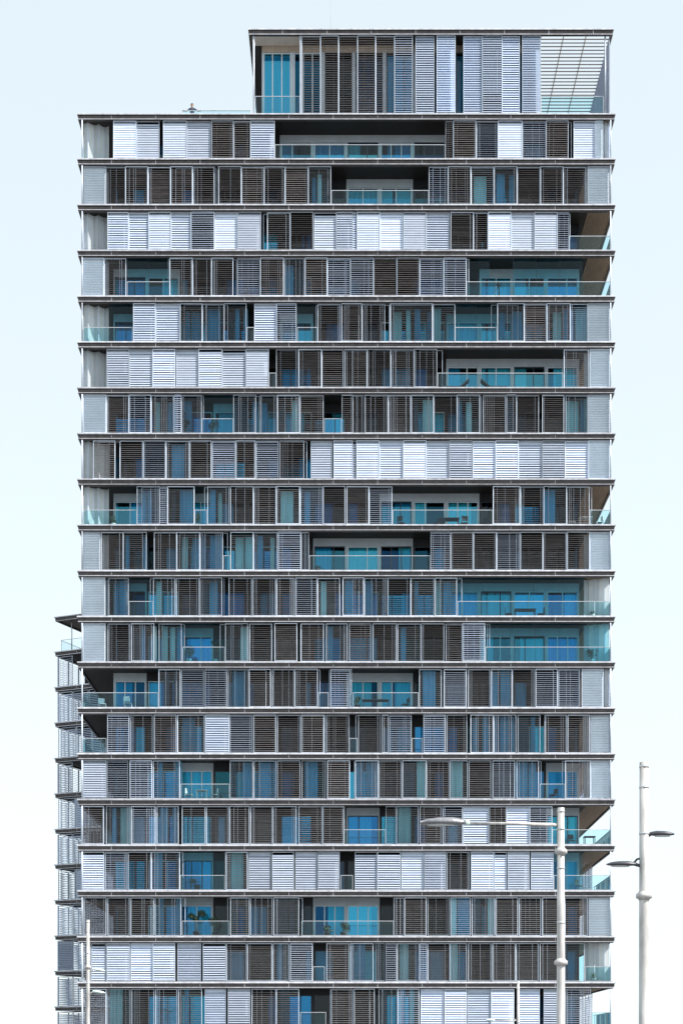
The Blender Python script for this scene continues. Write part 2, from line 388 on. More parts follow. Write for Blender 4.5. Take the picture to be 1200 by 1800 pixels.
def room_mesh():
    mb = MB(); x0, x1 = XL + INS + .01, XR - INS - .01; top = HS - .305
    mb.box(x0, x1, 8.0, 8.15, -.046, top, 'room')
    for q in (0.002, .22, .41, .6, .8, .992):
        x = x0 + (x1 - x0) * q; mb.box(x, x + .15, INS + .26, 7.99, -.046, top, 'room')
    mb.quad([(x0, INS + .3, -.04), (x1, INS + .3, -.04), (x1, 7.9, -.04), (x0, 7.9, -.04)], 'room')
    mb.quad([(x0, 7.9, top - .01), (x1, 7.9, top - .01), (x1, INS + .3, top - .01), (x0, INS + .3, top - .01)], 'wall_shaded')
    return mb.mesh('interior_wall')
def sidewall_mesh(sx):
    mb = MB(); top = HS - .303; x = (XR - INS) if sx > 0 else (XL + INS); xa, xb = (x - .25, x) if sx > 0 else (x, x + .25)
    y0, y1 = INS + .255, DEPTH - INS
    mb.box(xa, xb, y0, y1, WH, top, 'wall')
    n = 7; m = (y1 - y0) / n
    for i in range(n + 1):
        yy = y0 + i * m; mb.box(xa, xb, max(y0, yy - .3), min(y1, yy + .3), -.047, WH, 'wall')
        if i < n:
            xc = (xa + xb) / 2
            mb.quad([(xc, yy + .3, -.04), (xc, yy + m - .3, -.04), (xc, yy + m - .3, WH), (xc, yy + .3, WH)], 'glazing')
    return mb.mesh('side_wall')
def backwall_mesh():
    mb = MB(); mb.box(XL + INS + .26, XR - INS - .26, DEPTH - INS - .25, DEPTH - INS, -.047, HS - .303, 'wall'); return mb.mesh('rear_wall')
ROOM, SWR, SWL, BACK = room_mesh(), sidewall_mesh(1), sidewall_mesh(-1), backwall_mesh()
def track_mesh():
    mb = MB()
    mb.box(XL, XR, -.02, .14, -.04, .035, 'fascia'); mb.box(XL, XR, -.02, .14, PH + .06, HS - .303, 'fascia')
    return mb.mesh('shutter_track')
TRACK = track_mesh()
mb = MB(); mb.tube([(0, 0, .036), (0, 0, PH + .058)], [.045, .045], 'stile', 10); POST = mb.mesh('corner_post')

def folding(sx):
    out = []; n = 5
    for i in range(n):
        mb = MB(); xa = .16 + i * (INS - .3) / n; xb = .16 + (i + 1) * (INS - .3) / n
        ya, yb = (.24, .5) if i % 2 else (.5, .24)
        ya += i * .12; yb += (i + 1) * .12
        d = Vector((xb - xa, yb - ya, 0)).normalized(); nn = Vector((-d.y, d.x, 0)) * .015; z0, z1 = .0, HS - .34
        P, Q = Vector((xa, ya, 0)) + d * .01, Vector((xb, yb, 0)) - d * .01
        if sx < 0: P.x, Q.x, nn.x = -P.x, -Q.x, -nn.x
        ring = [P - nn, Q - nn, Q + nn, P + nn]
        mb.quad([(v.x, v.y, z0 + .04) for v in (P, Q)] + [(v.x, v.y, z1 - .04) for v in (Q, P)], 'frosted')
        for (u, v) in ((0, .04), (.96, 1)):
            A, B = P.lerp(Q, u), P.lerp(Q, v); mb.ring([[(w2.x, w2.y, zz) for w2 in (A - nn, B - nn, B + nn, A + nn)] for zz in (z0, z1)], 'stile')
        out.append(mb.mesh('folding_leaf'))
    return out
FOLDL, FOLDR = folding(1), folding(-1)
def balustrade(parent, xa, xb, y, z, h=1.05, name='balustrade', gm='balustrade_glass'):
    mb = MB(); mb.box(xa, xb, y - .025, y + .025, z + h, z + h + .035, 'steel'); mb.box(xa, xb, y - .02, y + .02, z + .037, z + .075, 'steel')
    for q in (xa, xb - .03): mb.box(q, q + .03, y - .018, y + .018, z + .07, z + h + .005, 'steel')
    b = mb.build(name, parent); n = max(1, round((xb - xa) / 1.6)); w = (xb - xa) / n
    for i in range(n):
        g_ = MB(); a, c = xa + i * w + .012, xa + (i + 1) * w - .012
        g_.quad([(a, y, z + .076), (c, y, z + .076), (c, y, z + h - .001), (a, y, z + h - .001)], gm)
        g_.build('glass_pane', b)
    return b

def enclosure(parent, xa, xb, r, y=.26):
    n = max(1, round((xb - xa) / 1.75)); w2 = (xb - xa) / n
    for i in range(n):
        if n > 3 and r.random() < .12: continue            # a pane slid open
        a, c = xa + i * w2, xa + (i + 1) * w2; s_ = MB(); yy = y + (i % 2) * .04
        s_.quad([(a + .008, yy, .02), (c - .008, yy, .02), (c - .008, yy, HS - .32), (a + .008, yy, HS - .32)], 'enclosure_glass')
        s_.box(a, a + .016, yy - .012, yy + .012, .02, HS - .32, 'frame_dark')
        s_.build('glass_screen', parent)
for k in range(20):
    z = SZ[k + 1]; r = random.Random(100 + k)
    lay = LAY[k]
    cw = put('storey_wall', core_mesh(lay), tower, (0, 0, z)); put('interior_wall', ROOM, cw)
    put('side_wall', SWR, tower, (0, 0, z)); put('side_wall', SWL, tower, (0, 0, z)); put('rear_wall', BACK, tower, (0, 0, z))
    tr = put('shutter_track', TRACK, tower, (0, 0, z))
    for x in (XL + .16, XR - .16): put('corner_post', POST, tr, (x, -.075, 0))
    put('side_screen', SIDE[LEFT[k]], tower, (XL + .2, 0, z + .05), kind='stuff')
    ob = put('side_screen', SIDE[RIGHT[k]], tower, (XR - .2, 0, z + .05), kind='stuff')
    for ok, F_, x in ((k in (0, 2, 3, 4, 5, 7, 8, 9, 10, 1, 6, 11), FOLDL, XL), (k in (0, 1, 4, 5, 6, 7, 9, 10, 11, 12, 13, 14, 17, 18), FOLDR, XR)):
        if ok:
            for me in F_: put('folding_leaf', me, tr, (x, 0, -.04))
    # windows of the storey, with curtains
    for i in range(NW):
        xa = XL + INS + i * MOD + PIER / 2; w_ = MOD - PIER
        code = code_at(lay, xa + w_ / 2)
        q_ = r.random()
        fr = 'frame_white' if (code in 'OT' and q_ < .75) else 'frame_dark'
        put('window', win(w_, WH + .04, fr, ((.5,), (.36,), (.33, .67), (.64,))[r.randrange(4)], 'glazing' if code in 'OTG' or r.random() < .12 else 'glazing_plain'), cw, (xa, INS + .12, -.043))
        if code in 'OTG': opts = [('curtain', .68), ('curtain_blue', .26), (None, .06)]
        elif code in 'LBH': opts = [('curtain', .3), ('curtain_blue', .4), (None, .3)]
        else: opts = [('curtain_dark', .2), ('curtain_blue', .25), ('curtain', .15), (None, .4)]
        q_ = r.random(); kind = None
        for nm, pr in opts:
            if q_ < pr: kind = nm; break
            q_ -= pr
        if kind:
            fr_ = r.choice((1., 1., .8, .55, .4)) if code in 'OTG' else r.choice((.2, .3, .4, .6, 1.)); cwid = round(w_ * fr_, 1)
            off = r.choice((0, w_ - cwid)) if cwid < w_ else (w_ - cwid) / 2
            put('curtain', curtain(kind, cwid, WH, r.randrange(3)), cw, (xa + off, INS + .34, -.035))
    # shutters
    el = math.degrees(math.atan2(z + 1.4 - EYE, D0))
    n = 0
    for p, q, c in lay:
        xa, xb = xp(p), xp(q)
        if c == 'O':
            xb = min(xb, XR - .1); xa = max(xa, XL + .1)
            balustrade(tr, xa, xb, .11, 0)
            enclosure(tr, max(xa, XL + INS), min(xb, XR - (INS if k not in (10, 11) else .2)), r) if k in (3, 4, 6, 10, 11, 16) else None
            continue
        if c == 'G':
            if q - p > 12: balustrade(tr, xa, xb, .11, 0)
            continue
        n += 1
        off, th = {'K': (2, .018), 'D': (0, .0175), 'T': (0, .0145), 'M': (6, .022), 'L': (54, .022), 'H': (42, .022), 'B': (32, .02)}[c]
        off += r.uniform(-2.5, 3.5) * (1.6 if c in 'LHB' else 1)
        me = panel_mesh(PH, {'D': .142, 'T': .142, 'M': .15, 'K': .17}.get(c, .16), min(84, max(0, el + off)), th, 'shutter_bronze' if c == 'D' and r.random() < .85 or c == 'T' or (c == 'M' and r.random() < .5) else 'slat_grey' if c == 'K' else 'shutter')
        yo = .02 if n % 2 else .095
        so = put('louvre_shutter', me, tr, (xa, yo, .045 + r.uniform(-.012, .012)), sc=((xb - xa) / PW, 1, 1)); so.rotation_euler.y = R(r.gauss(0, .12))
        if c == 'T' or (c == 'D' and r.random() < .2):
            enclosure(tr, xa, xb, r, .30)
            x_ = xa + r.uniform(0, .3)
            while x_ < xb - .25:                          # drapes drawn behind the glass
                w2 = round(min(r.choice((.3, .4, .6, .9)), xb - x_), 1)
                if w2 < .2: break
                put('curtain', curtain(r.choice(('curtain_blue', 'curtain_blue', 'curtain_blue', 'curtain_dark', 'curtain')), w2, HS - .4, r.randrange(3)), tr, (x_, 1.0 + r.random() * .7, .01)); x_ += w2 + r.choice((.1, .3, .5, .9))
        if c in 'DMT' and r.random() < .85:        # slim inner sliding frame with a few bars, on the track behind
            s_ = MB(); w2 = (xb - xa); x0 = xa + r.uniform(-.25, .25) * w2
            x0 = min(max(x0, XL + .1), XR - .1 - w2); bars = sorted({0., 1.} | {round(r.random(), 1) for _ in range(r.choice((0, 1, 2, 3, 4)))})
            yy = .165 + .03 * (n % 3)
            for q_ in bars: s_.box(x0 + q_ * (w2 - .03), x0 + q_ * (w2 - .03) + (.03 if q_ in (0., 1.) else .022), yy, yy + .025, .1, PH, 'stile')
            s_.box(x0, x0 + w2, yy + .002, yy + .023, .075, .099, 'stile'); s_.box(x0, x0 + w2, yy + .002, yy + .023, PH + .001, PH + .03, 'stile')
            s_.build('inner_frame', tr)
        if c == 'K':
            s_ = MB(); s_.box(xa + .03, xb - .03, yo + .075, yo + .079, .05, PH + .04, 'screen_haze'); s_.build('haze_screen', tr)  # added sheet, pale haze of the tower ends put into its colour
        if c in 'LBH' and (c != 'L' or r.random() < .8):
            z0 = {'L': r.choice((.1, .1, .9)), 'B': .1, 'H': 1.15}[c]
            s_ = MB(); s_.box(xa + .03, xb - .03, .20, .204, z0, PH + .05, 'screen'); s_.box(xa + .03, xb - .03, .19, .214, z0 - .03, z0 - .002, 'stile')
            s_.build('roller_screen', tr)
# side railings for the open corners
def side_rail(z, sx, y1=8.2):
    x = (XR - .11) if sx > 0 else (XL + .11); mb = MB()
    mb.box(x - .02, x + .02, .13, y1, z + 1.05, z + 1.085, 'steel'); mb.box(x - .02, x + .02, .13, y1, z - .01, z + .05, 'steel')
    b = mb.build('side_balustrade', tower)
    y = .14
    while y < y1 - 1:
        g_ = MB(); g_.quad([(x, y, z + .052), (x, y + 1.58, z + .052), (x, y + 1.58, z + 1.048), (x, y, z + 1.048)], 'balustrade_glass'); g_.build('glass_pane', b); y += 1.6
for k in range(20):
    if RIGHT[k] in ('open', 'none'): side_rail(SZ[k + 1], 1)
    if LEFT[k] in ('open', 'none'): side_rail(SZ[k + 1], -1)
# ground floor
lb = MB(); zt = SZ[20] - .31
for i in range(9):
    x = XL + .6 + (XR - XL - 1.2) * i / 8; lb.box(x - .25, x + .25, .4, .9, 0, zt, 'wall')
lb.box(XL + 2, XR - 2, 3.0, 3.2, 2.9, zt, 'wall'); lb.box(XL + 2, XR - 2, 3.0, 3.2, 0, .12, 'wall')
lb.quad([(XL + 2, 3.1, .12), (XR - 2, 3.1, .12), (XR - 2, 3.1, 2.9), (XL + 2, 3.1, 2.9)], 'glazing')
lb.box(XL + 2, XR - 2, 12, 12.2, 0, zt, 'room'); lb.build('ground_floor', tower)

# ------------------------------------------------------------------ penthouse (part of the tower)
PX0, PX1 = xp(441), xp(1073); zr = zp(52); zb = SZ[0]; PHH = zr - .42 - zb
ps, _x = slab_meshes(PX0, xp(952), 0, 20); _y, pf = slab_meshes(PX0, PX1, 0, 20)
pr_ = put('penthouse_roof', ps, tower, (0, 0, zr)); put('fascia', pf, pr_)
pw = MB(); c0, c1 = PX0 + .7, xp(948); y = 1.3; ztop = zr - .305
pw.box(c0, c1, y, y + .25, zb + 5.15, ztop, 'curtain_beige')
pn = 9; pm = (c1 - c0) / pn
for i in range(pn + 1):
    x = c0 + i * pm; pw.box(max(c0, x - .12), min(c1, x + .12), y, y + .25, zb - .047, zb + 5.15, 'wall')
pw.box(c0 + .01, c1 - .01, 9, 9.2, zb, ztop, 'room'); pw.box(c0, c0 + .2, y + .26, 8.9, zb, ztop, 'wall'); pw.box(c1 - .2, c1, y + .26, 8.9, zb, ztop, 'wall')
pwo = pw.build('penthouse_wall', tower)
rp = random.Random(5)
for i in range(pn):
    w_ = pm - .24; xa = c0 + i * pm + .12
    put('window', win(w_, 5.18, 'frame_dark' if i > 1 else 'frame_white', (.33, .67), 'glazing' if i < 2 else 'glazing_plain'), pwo, (xa, y + .12, zb - .04))
    kd = 'curtain_blue' if i < 1 else rp.choice(['curtain_dark', 'curtain_blue', None, 'curtain']) if i < 5 else 'curtain'
    if kd: put('curtain', curtain(kd, w_ * (1 if i != 2 else .5), 5.1, i), pwo, (xa, y + .35, zb - .03))
pt = MB(); pt.box(PX0, PX1, -.02, .14, zb - .04, zb + .035, 'fascia'); pt.box(PX0, PX1, -.02, .14, zr - .40, zr - .303, 'fascia')
pto = pt.build('shutter_track', tower)
PSH = [(530, 563, 'D'), (563, 595, 'D'), (595, 628, 'D'), (628, 660, 'D'), (660, 693, 'D'), (693, 725, 'M'), (730, 763, 'L'), (767, 800, 'L'), (814, 847, 'L'), (847, 882, 'L'), (882, 913, 'L'), (917, 950, 'L')]
for i, (p, q, c) in enumerate(PSH):
    off = {'D': 0, 'M': 8, 'L': 22}[c] + 31 + (i * 37 % 7) - 3
    me = panel_mesh(zr - .42 - zb - .05, .16, off, .019 if c == 'D' else .02, 'shutter_bronze' if c == 'D' else 'shutter')
    put('tall_shutter', me, pto, (xp(p), .02 if i % 2 else .095, zb + .045), sc=((xp(q) - xp(p)) / PW, 1, 1))
    if c == 'L':
        s_ = MB(); s_.box(xp(p) + .03, xp(q) - .03, .20, .204, zb + (.3 if i % 3 else 1.6), zr - .42, 'screen_blue'); s_.build('roller_screen', pto)
for px in (446, 1063): 
    s_ = MB(); s_.tube([(xp(px), .06, zb + .036), (xp(px), .06, zr - .401)], [.06, .06], 'stile', 10); s_.build('corner_post', pto)
s_ = MB(); s_.box(xp(528) - .05, xp(528) + .05, 0.0, .1, zb + .036, zr - .401, 'stile'); s_.build('mullion', pto)
balustrade(pto, xp(448), xp(527), .2, zb, 1.35); balustrade(pto, xp(951), xp(1061), .2, zb, 1.35)
def tall_side(n, x, yy, nm):
    mb = MB()
    for i in range(n):
        T = Matrix.Translation((0, .2 + i * 1.5, 0)) @ Matrix.Rotation(R(90), 4, 'Z')
        panel_mb(mb, 1.45, zr - .42 - zb - .05, .2, R(25), chord=.13, th=.02, T=T)
    o = mb.build(nm, tower, (x, yy, zb + .045)); o['kind'] = 'stuff'
tall_side(13, PX1 - .08, 0, 'side_screen')
pgx0, pgx1 = xp(952) + .02, PX1 - .02
for i in range(46):    # open slatted roof over the corner terrace
    yy = .35 + i * .42; s_ = MB(); T = Matrix.Translation((0, yy, -.2)) @ Matrix.Rotation(R(35), 4, 'X')
    s_.box(pgx0, pgx1, -.15, .15, -.03, .03, 'pergola', T); s_.build('roof_slat', pr_)
for q in (.33, .66):
    s_ = MB(); x = pgx0 + (pgx1 - pgx0) * q; s_.box(x - .04, x + .04, .1, 19.9, -.06, -.002, 'white_paint'); s_.build('roof_beam', pr_)
s_ = MB()
s_.box(PX0 + .05, xp(528), .2, 1.28, -.345, -.304, 'ceiling_pale'); s_.build('ceiling_panel', pr_)
# roof terrace glass rail on the lower roof
for (xa, xb) in ((xp(325) - .3, PX0 - .1),):
    zz = SZ[0]; b = balustrade(tower, xa, xb, 1.4, zz - .05, 1.1, 'roof_balustrade')

# ------------------------------------------------------------------ the block behind on the left
D2 = 149.0; sc2 = F / D2
wx, wy = xp(95, D2), D2 - D0
ROT = R(-24)
wing = thing('apartment_block', 'narrower grey apartment block with roof canopy standing behind the tall tower', 'building', (wx, wy, 0), ROT)
WL, WD = 13.0, 12.0
wsl, wfa = slab_meshes(0.2, WL, 0.2, WD)
def zw(py): return zp(py, D2)
WS = [1084] + [1145 + 62.4 * i for i in range(12)]
TW = MB(); TW.box(.2, WL, .2, .34, -.04, .03, 'stile'); TW = TW.mesh('shutter_track')
WC = MB(); WC.box(2, WL - .3, 2, 2.2, -.047, HS - .31, 'wall_shaded'); WC.box(2, 2.2, 2.21, WD - 2, -.047, HS - .31, 'wall')  # front wall darkened: the shadow on this block is painted in
WC = WC.mesh('storey_wall')
rw = random.Random(31)
for i, py in enumerate(WS):
    z = zw(py); s_ = put('floor_slab', wsl, wing, (0, 0, z)); put('fascia', wfa, s_)
    if i == 0: continue
    zn = z
    if i == 1:
        mbp = MB()
        for (x, yq) in ((1.6, .5), (6, .5), (11, .5), (.6, 9)): mbp = MB(); mbp.tube([(x, yq, z - .05), (x, yq, zw(1084) - .31)], [.05, .05], 'steel', 8); mbp.build('canopy_post', wing)
        balustrade(wing, .5, WL, .45, z, 1.05, 'roof_balustrade', 'clear_glass')
        wc = MB(); wc.box(5, WL - 1, 4, 10, z, zw(1084) - .305, 'wall'); wc.build('stair_housing', wing)
        x = .45; g_ = MB(); g_.box(.43, .47, .5, 9, z + 1.05, z + 1.08, 'steel'); sb = g_.build('side_balustrade', wing)
        for q in range(5):
            g_ = MB(); g_.quad([(x, .5 + q * 1.7, z), (x, 2.18 + q * 1.7, z), (x, 2.18 + q * 1.7, z + 1.04), (x, .5 + q * 1.7, z + 1.04)], 'clear_glass'); g_.build('glass_pane', sb)
for i in range(2, len(WS) + 1):
    z = zw(WS[i]) if i < len(WS) else zw(WS[-1] + 62.4)
    put('storey_wall', WC, wing, (0, 0, z)); t = put('shutter_track', TW, wing, (0, 0, z))
    for j in range(7):
        if rw.random() < .12 and j > 0: continue
        if j == 1 and i in (2, 5): continue
        me = panel_mesh(PH, .16, rw.choice((22, 32, 42, 55)), .022)
        put('louvre_shutter', me, t, (.25 + j * 1.68 + (.35 if i in (4, 6, 8) else 0), .25, .04))
        if rw.random() < .25:
            s_ = MB(); xx = .25 + j * 1.68; s_.box(xx + .03, xx + 1.57, .40, .404, .1, PH + .05, 'screen'); s_.build('roller_screen', t)
    o = MB(); T = None
    for j in range(6):
        T = Matrix.Translation((0, .3 + j * 1.66, 0)) @ Matrix.Rotation(R(90), 4, 'Z')
        panel_mb(o, 1.6, PH, .16, R(30), T=T)
    oo = o.build('side_screen', wing, (.3, 0, z + .04)); oo['kind'] = 'stuff'
wb = MB(); wb.box(2.5, WL - .5, 2.5, WD - 1, 0, zw(WS[-1]) - .4, 'wall'); wb.build('ground_floor', wing)

# ------------------------------------------------------------------ lamp posts
def lamp_head(mb_name, parent, L, wdt, m, dirx, loc, droop=0):
    """flattened tapering luminaire pointing along dirx"""
    mb = MB(); sec = [(0, .25, .5), (.08, .5, .7), (.3, .95, 1), (.6, 1, .95), (.85, .8, .7), (1, .35, .3)]
    loops = []; n = 14
    for t, a, b in sec:
        x = dirx * L * t; rr = []
        for k in range(n):
            an = 2 * math.pi * k / n
            zz = math.sin(an) * .5 * b * wdt * .62; zz = zz if zz > 0 else zz * .35
            rr.append((x, math.cos(an) * wdt * .5 * a, zz + droop * t))
        loops.append(rr)
    mb.ring(loops, m); mb.f.append(tuple(range(n))); mb.m.append(mb.mi(m)); mb.f.append(tuple(reversed(range(len(mb.v) - n, len(mb.v))))); mb.m.append(mb.mi(m))
    for i in range(len(mb.f)): mb.smooth.add(i)
    h = mb.build(mb_name, parent, loc)
    le = MB(); rr = [(dirx * L * (.55 + .3 * math.cos(2 * math.pi * k / 12)), .3 * wdt * math.sin(2 * math.pi * k / 12), -.075 * wdt - .004 + droop * .55) for k in range(12)]
    le.ring([rr, [(a, b, c - .03) for a, b, c in rr]], 'lens'); le.f.append(tuple(range(12, 24))); le.m.append(0); le.build('lens', h)
    return h
def pole(parent, H, r0, r1, collars=()):
    mb = MB(); mb.tube([(0, 0, 0), (0, 0, .35), (0, 0, .4), (0, 0, H * .55), (0, 0, H)], [r0 * 1.5, r0 * 1.5, r0, (r0 + r1) / 2, r1], 'lamp_pole', 20); p = mb.build('pole', parent)
    for zc in collars:
        c = MB(); rr = r0 + (r1 - r0) * zc / H
        c.tube([(0, 0, zc - .12), (0, 0, zc - .08), (0, 0, zc - .06), (0, 0, zc + .05), (0, 0, zc + .09), (0, 0, zc + .13)], [rr + .015, rr + .03, rr + .09, rr + .09, rr + .03, rr + .01], 'lamp_pole', 20); c.build('collar', parent)
    for zc in (H - .12, H * .93, H * .8, H * .62):        # clamp bands
        rr = r0 + (r1 - r0) * zc / H; c = MB(); c.tube([(0, 0, zc - .03), (0, 0, zc + .03)], [rr + .012, rr + .012], 'steel', 20); c.build('clamp_band', parent)
    return p
DA = 46.0; la = thing('street_lamp', 'thick pale street lamp post with two short lamp heads standing clear of the tower', 'street lamp', (xp(1131, DA), DA - D0, 0))
pole(la, zp(1340, DA), .155, .125, (zp(1575, DA),))
for dx, py, L, m in ((1, 1467, .72, 'lamp_dark'), (-1, 1520, .85, 'lamp_dark')):
    zz = zp(py, DA); a = MB(); x1 = .22 if dx > 0 else .3
    a.tube([(dx * .1, 0, zz - .03), (dx * x1, 0, zz + .02)], [.05, .045], 'lamp_dark', 10); 
    if dx < 0: a.tube([(-.1, 0, zz + .18), (-.2, 0, zz + .15), (-.3, 0, zz + .03)], [.03, .03, .03], 'lamp_dark', 8)
    a.build('arm', la); lamp_head('lamp_head', la, L, .34, m, dx, (dx * (x1 - .1), 0, zz))
DB = 54.0; lb_ = thing('street_lamp', 'pale street lamp post with one long arm reaching across the facade', 'street lamp', (xp(985, DB), DB - D0, 0))
pole(lb_, zp(1420, DB), .15, .115, (zp(1497, DB), zp(1692, DB)))
zz = zp(1449, DB); a = MB(); a.tube([(-.08, 0, zz - .02), (-1.6, 0, zz + .02), (-3.1, 0, zz + .04)], [.06, .052, .045], 'lamp_pole', 12); a.tube([(-3.0, 0, zz + .04), (-3.16, 0, zz + .05)], [.085, .085], 'lamp_white', 12); a.build('arm', lb_)
lamp_head('lamp_head', lb_, 1.5, .62, 'lamp_grey', -1, (-3.12, 0, zz + .04))
DC = 98.0; lc = thing('street_lamp', 'slim pale lamp post with two small white lamp heads before the tower corner', 'street lamp', (xp(155, DC), DC - D0, 0))
pole(lc, zp(1617, DC), .12, .10, (zp(1700, DC),))
for py in (1704, 1743):
    zz = zp(py, DC); a = MB(); a.tube([(.08, 0, zz - .15), (.3, 0, zz)], [.04, .035], 'lamp_pole', 8); a.build('arm', lc)
    lamp_head('lamp_head', lc, .75, .4, 'lamp_white', 1, (.28, 0, zz), -.1)
DE = 92.0; ld = thing('street_lamp', 'short slim lamp post with white lamp heads on side arms before the facade', 'street lamp', (xp(910, DE), DE - D0, 0))
pole(ld, zp(1725, DE), .09, .075)
for dx, L in ((-1, 1.3), (-1, .25)):
    zz = zp(1794, DE) + (0 if L > 1 else .05); a = MB(); a.tube([(dx * .06, 0, zz), (dx * L, 0, zz + .02)], [.03, .028], 'lamp_pole', 8)
    if L > 1: a.build('arm', ld); lamp_head('lamp_head', ld, .5, .3, 'lamp_white', dx, (dx * L, 0, zz + .02))
    else: a.build('arm', ld); lamp_head('lamp_head', ld, .4, .3, 'lamp_white', dx, (dx * L, .12, zz + .02))

# ------------------------------------------------------------------ balcony things
def balc(px, row, y=.6):
    """point on the balcony floor of a row"""
    D = D0 + y; return Vector((xp(px, D), y, SZ[row] - .05))
def chair(px, row, y, rz, label, m='dark_furniture', group=None):
    t = thing('balcony_chair', label, 'chair', balc(px, row, y), rz, group)
    s_ = MB(); s_.box(-.23, .23, -.23, .23, .42, .46, m); s_.build('seat', t)
    s_ = MB(); s_.box(-.22, .22, .2, .235, .56, .90, m); s_.build('backrest', t)
    for sx in (-1, 1):
        for sy in (-1, 1):
            l = MB(); top = .90 if sy > 0 else .42
            l.tube([(sx * .23, sy * .25, 0), (sx * .21, sy * .215, top)], [.016, .016], m, 6); l.build('leg', t)
    return t
def table(px, row, y, w_, label, m='dark_furniture'):
    t = thing('balcony_table', label, 'table', balc(px, row, y), 0)
    s_ = MB(); s_.box(-w_ / 2, w_ / 2, -.4, .4, .70, .74, m); s_.build('table_top', t)
    for sx in (-1, 1):
        for sy in (-1, 1):
            l = MB(); l.box(sx * (w_ / 2 - .06) - .025, sx * (w_ / 2 - .06) + .025, sy * .34 - .025, sy * .34 + .025, 0, .699, m); l.build('leg', t)
    return t
def lounger(px, row, y, label, flip=1):
    t = thing('sun_lounger', label, 'lounger', balc(px, row, y), 0 if flip > 0 else math.pi)
    s_ = MB(); s_.box(-.9, .35, -.32, .32, .30, .38, 'dark_furniture'); s_.build('seat', t)
    s_ = MB(); T = Matrix.Translation((.36, 0, .32)) @ Matrix.Rotation(R(-42), 4, 'Y'); s_.box(0, .8, -.32, .32, 0, .08, 'dark_furniture', T); s_.build('backrest', t)
    for x in (-.8, .3):
        for sy in (-1, 1): l = MB(); l.box(x - .03, x + .03, sy * .28 - .03, sy * .28 + .03, 0, .299, 'dark_furniture'); l.build('leg', t)
def pot(t, r=.2, h=.4, m='white_paint'):
    s_ = MB(); s_.tube([(0, 0, 0), (0, 0, h * .9), (0, 0, h)], [r * .75, r, r * 1.05], m, 16); p = s_.build('pot', t)
    s_ = MB(); s_.tube([(0, 0, h + .001), (0, 0, h + .02)], [r * .9, r * .88], 'soil', 12); s_.build('soil', t)
def leaves(mb, c, rad, n, size, m, r, flat=.8):
    for i in range(n):
        d = Vector((r.gauss(0, 1), r.gauss(0, 1), r.gauss(0, 1) * flat)); d.normalize(); d *= rad * r.random() ** .4
        p = Vector(c) + d; a = Vector((r.gauss(0, 1), r.gauss(0, 1), r.gauss(0, 1) + .4)).normalized(); b = a.orthogonal().normalized()
        s = size * r.uniform(.6, 1.3)
        mb.quad([p - a * s, p + b * s * .4 + a * s * .1, p + a * s, p - b * s * .4 + a * s * .1], m)
def bush(px, row, y, h, label, spread=.3, potm='white_paint', m='leaf', seed=1, group=None):
    r = random.Random(seed); t = thing('potted_plant', label, 'plant', balc(px, row, y), 0, group); pot(t, .2, .38, potm)
    st = MB(); lf = MB()
    for i in range(7):
        a = r.random() * 6.28; e = Vector((math.cos(a) * spread * r.random(), math.sin(a) * spread * .6 * r.random(), h * r.uniform(.6, 1)))
        st.tube([(0, 0, .36), (e.x * .4, e.y * .4, .36 + (e.z - .36) * .6), e], [.014, .01, .006], 'bark', 5)
        leaves(lf, e, spread * .45, 26, .075, m, r); leaves(lf, (e.x * .6, e.y * .6, e.z * .8), spread * .35, 14, .07, m, r)
    st.build('stem', t); lf.build('foliage', t); return t
def spiky(px, row, y, h, label, n=26, potm='white_paint', m='leaf', stem=0., seed=1, L=.7):
    r = random.Random(seed); t = thing('potted_palm', label, 'plant', balc(px, row, y)); pot(t, .2, .36, potm)
    z0 = .36 + stem
    if stem: s_ = MB(); s_.tube([(0, 0, .34), (.02, 0, z0 * .6), (0, 0, z0)], [.05, .04, .045], 'bark', 8); s_.build('trunk', t)
    lf = MB()
    for i in range(n):
        a = r.random() * 6.28; e = r.uniform(.15, 1.2); d = Vector((math.cos(a), math.sin(a) * .8, 0)); pts = []
        for q in range(5):
            s = q / 4; pts.append(Vector((0, 0, z0)) + d * (L * s * math.cos(e)) + Vector((0, 0, L * s * math.sin(e) - .35 * L * s * s)))
        sd_ = Vector((-d.y, d.x, 0))
        for q in range(4):
            w0 = .035 * (1 - (q / 4) ** 1.5); w1 = .035 * (1 - ((q + 1) / 4) ** 1.5)
            lf.quad([pts[q] - sd_ * w0, pts[q] + sd_ * w0, pts[q + 1] + sd_ * w1, pts[q + 1] - sd_ * w1], m)
    lf.build('fronds', t)
# row r means: standing on slab SZ[r]
spiky(876, 4, .7, 1.4, 'dark spiky palm in a pot behind the glass rail of an open balcony', stem=.7, potm='dark_furniture', L=.65, seed=3)
bush(325, 7, .7, 1.7, 'tall leafy potted shrub behind the blue glass, beside a broader shrub', .45, 'dark_furniture', seed=5)
bush(372, 7, .8, 1.5, 'broad leafy potted shrub behind the blue glass, next to tall shrub', .5, 'dark_furniture', seed=6)
lounger(800, 6, .8, 'dark reclining lounger on a wide open balcony, back raised, beside second lounger')
lounger(868, 6, .8, 'dark reclining lounger facing the other lounger on a wide open balcony', -1)
for i, (px, lb2) in enumerate(((705, 'dark balcony chair at the end of the row of chairs by the shutters'), (770, 'dark chair drawn up to the dark balcony table'), (815, 'dark chair on the far side of the dark balcony table'), (850, 'dark chair standing apart beyond the dark balcony table'))):
    chair(px, 9, .9, rnd.uniform(-1, 1) + (0 if i % 2 else 3), lb2)
table(793, 9, .9, 1.1, 'low dark table between dark chairs on an open balcony')
table(1028, 9, .7, .9, 'white balcony table at the open tower corner', 'white_paint')
for px, rz, lb2 in ((1005, 1.4, 'white chair beside the white corner table, away from the rail end'), (1052, -1.4, 'white chair between white corner table and the rail end')): chair(px, 9, .7, rz, lb2, 'white_paint')
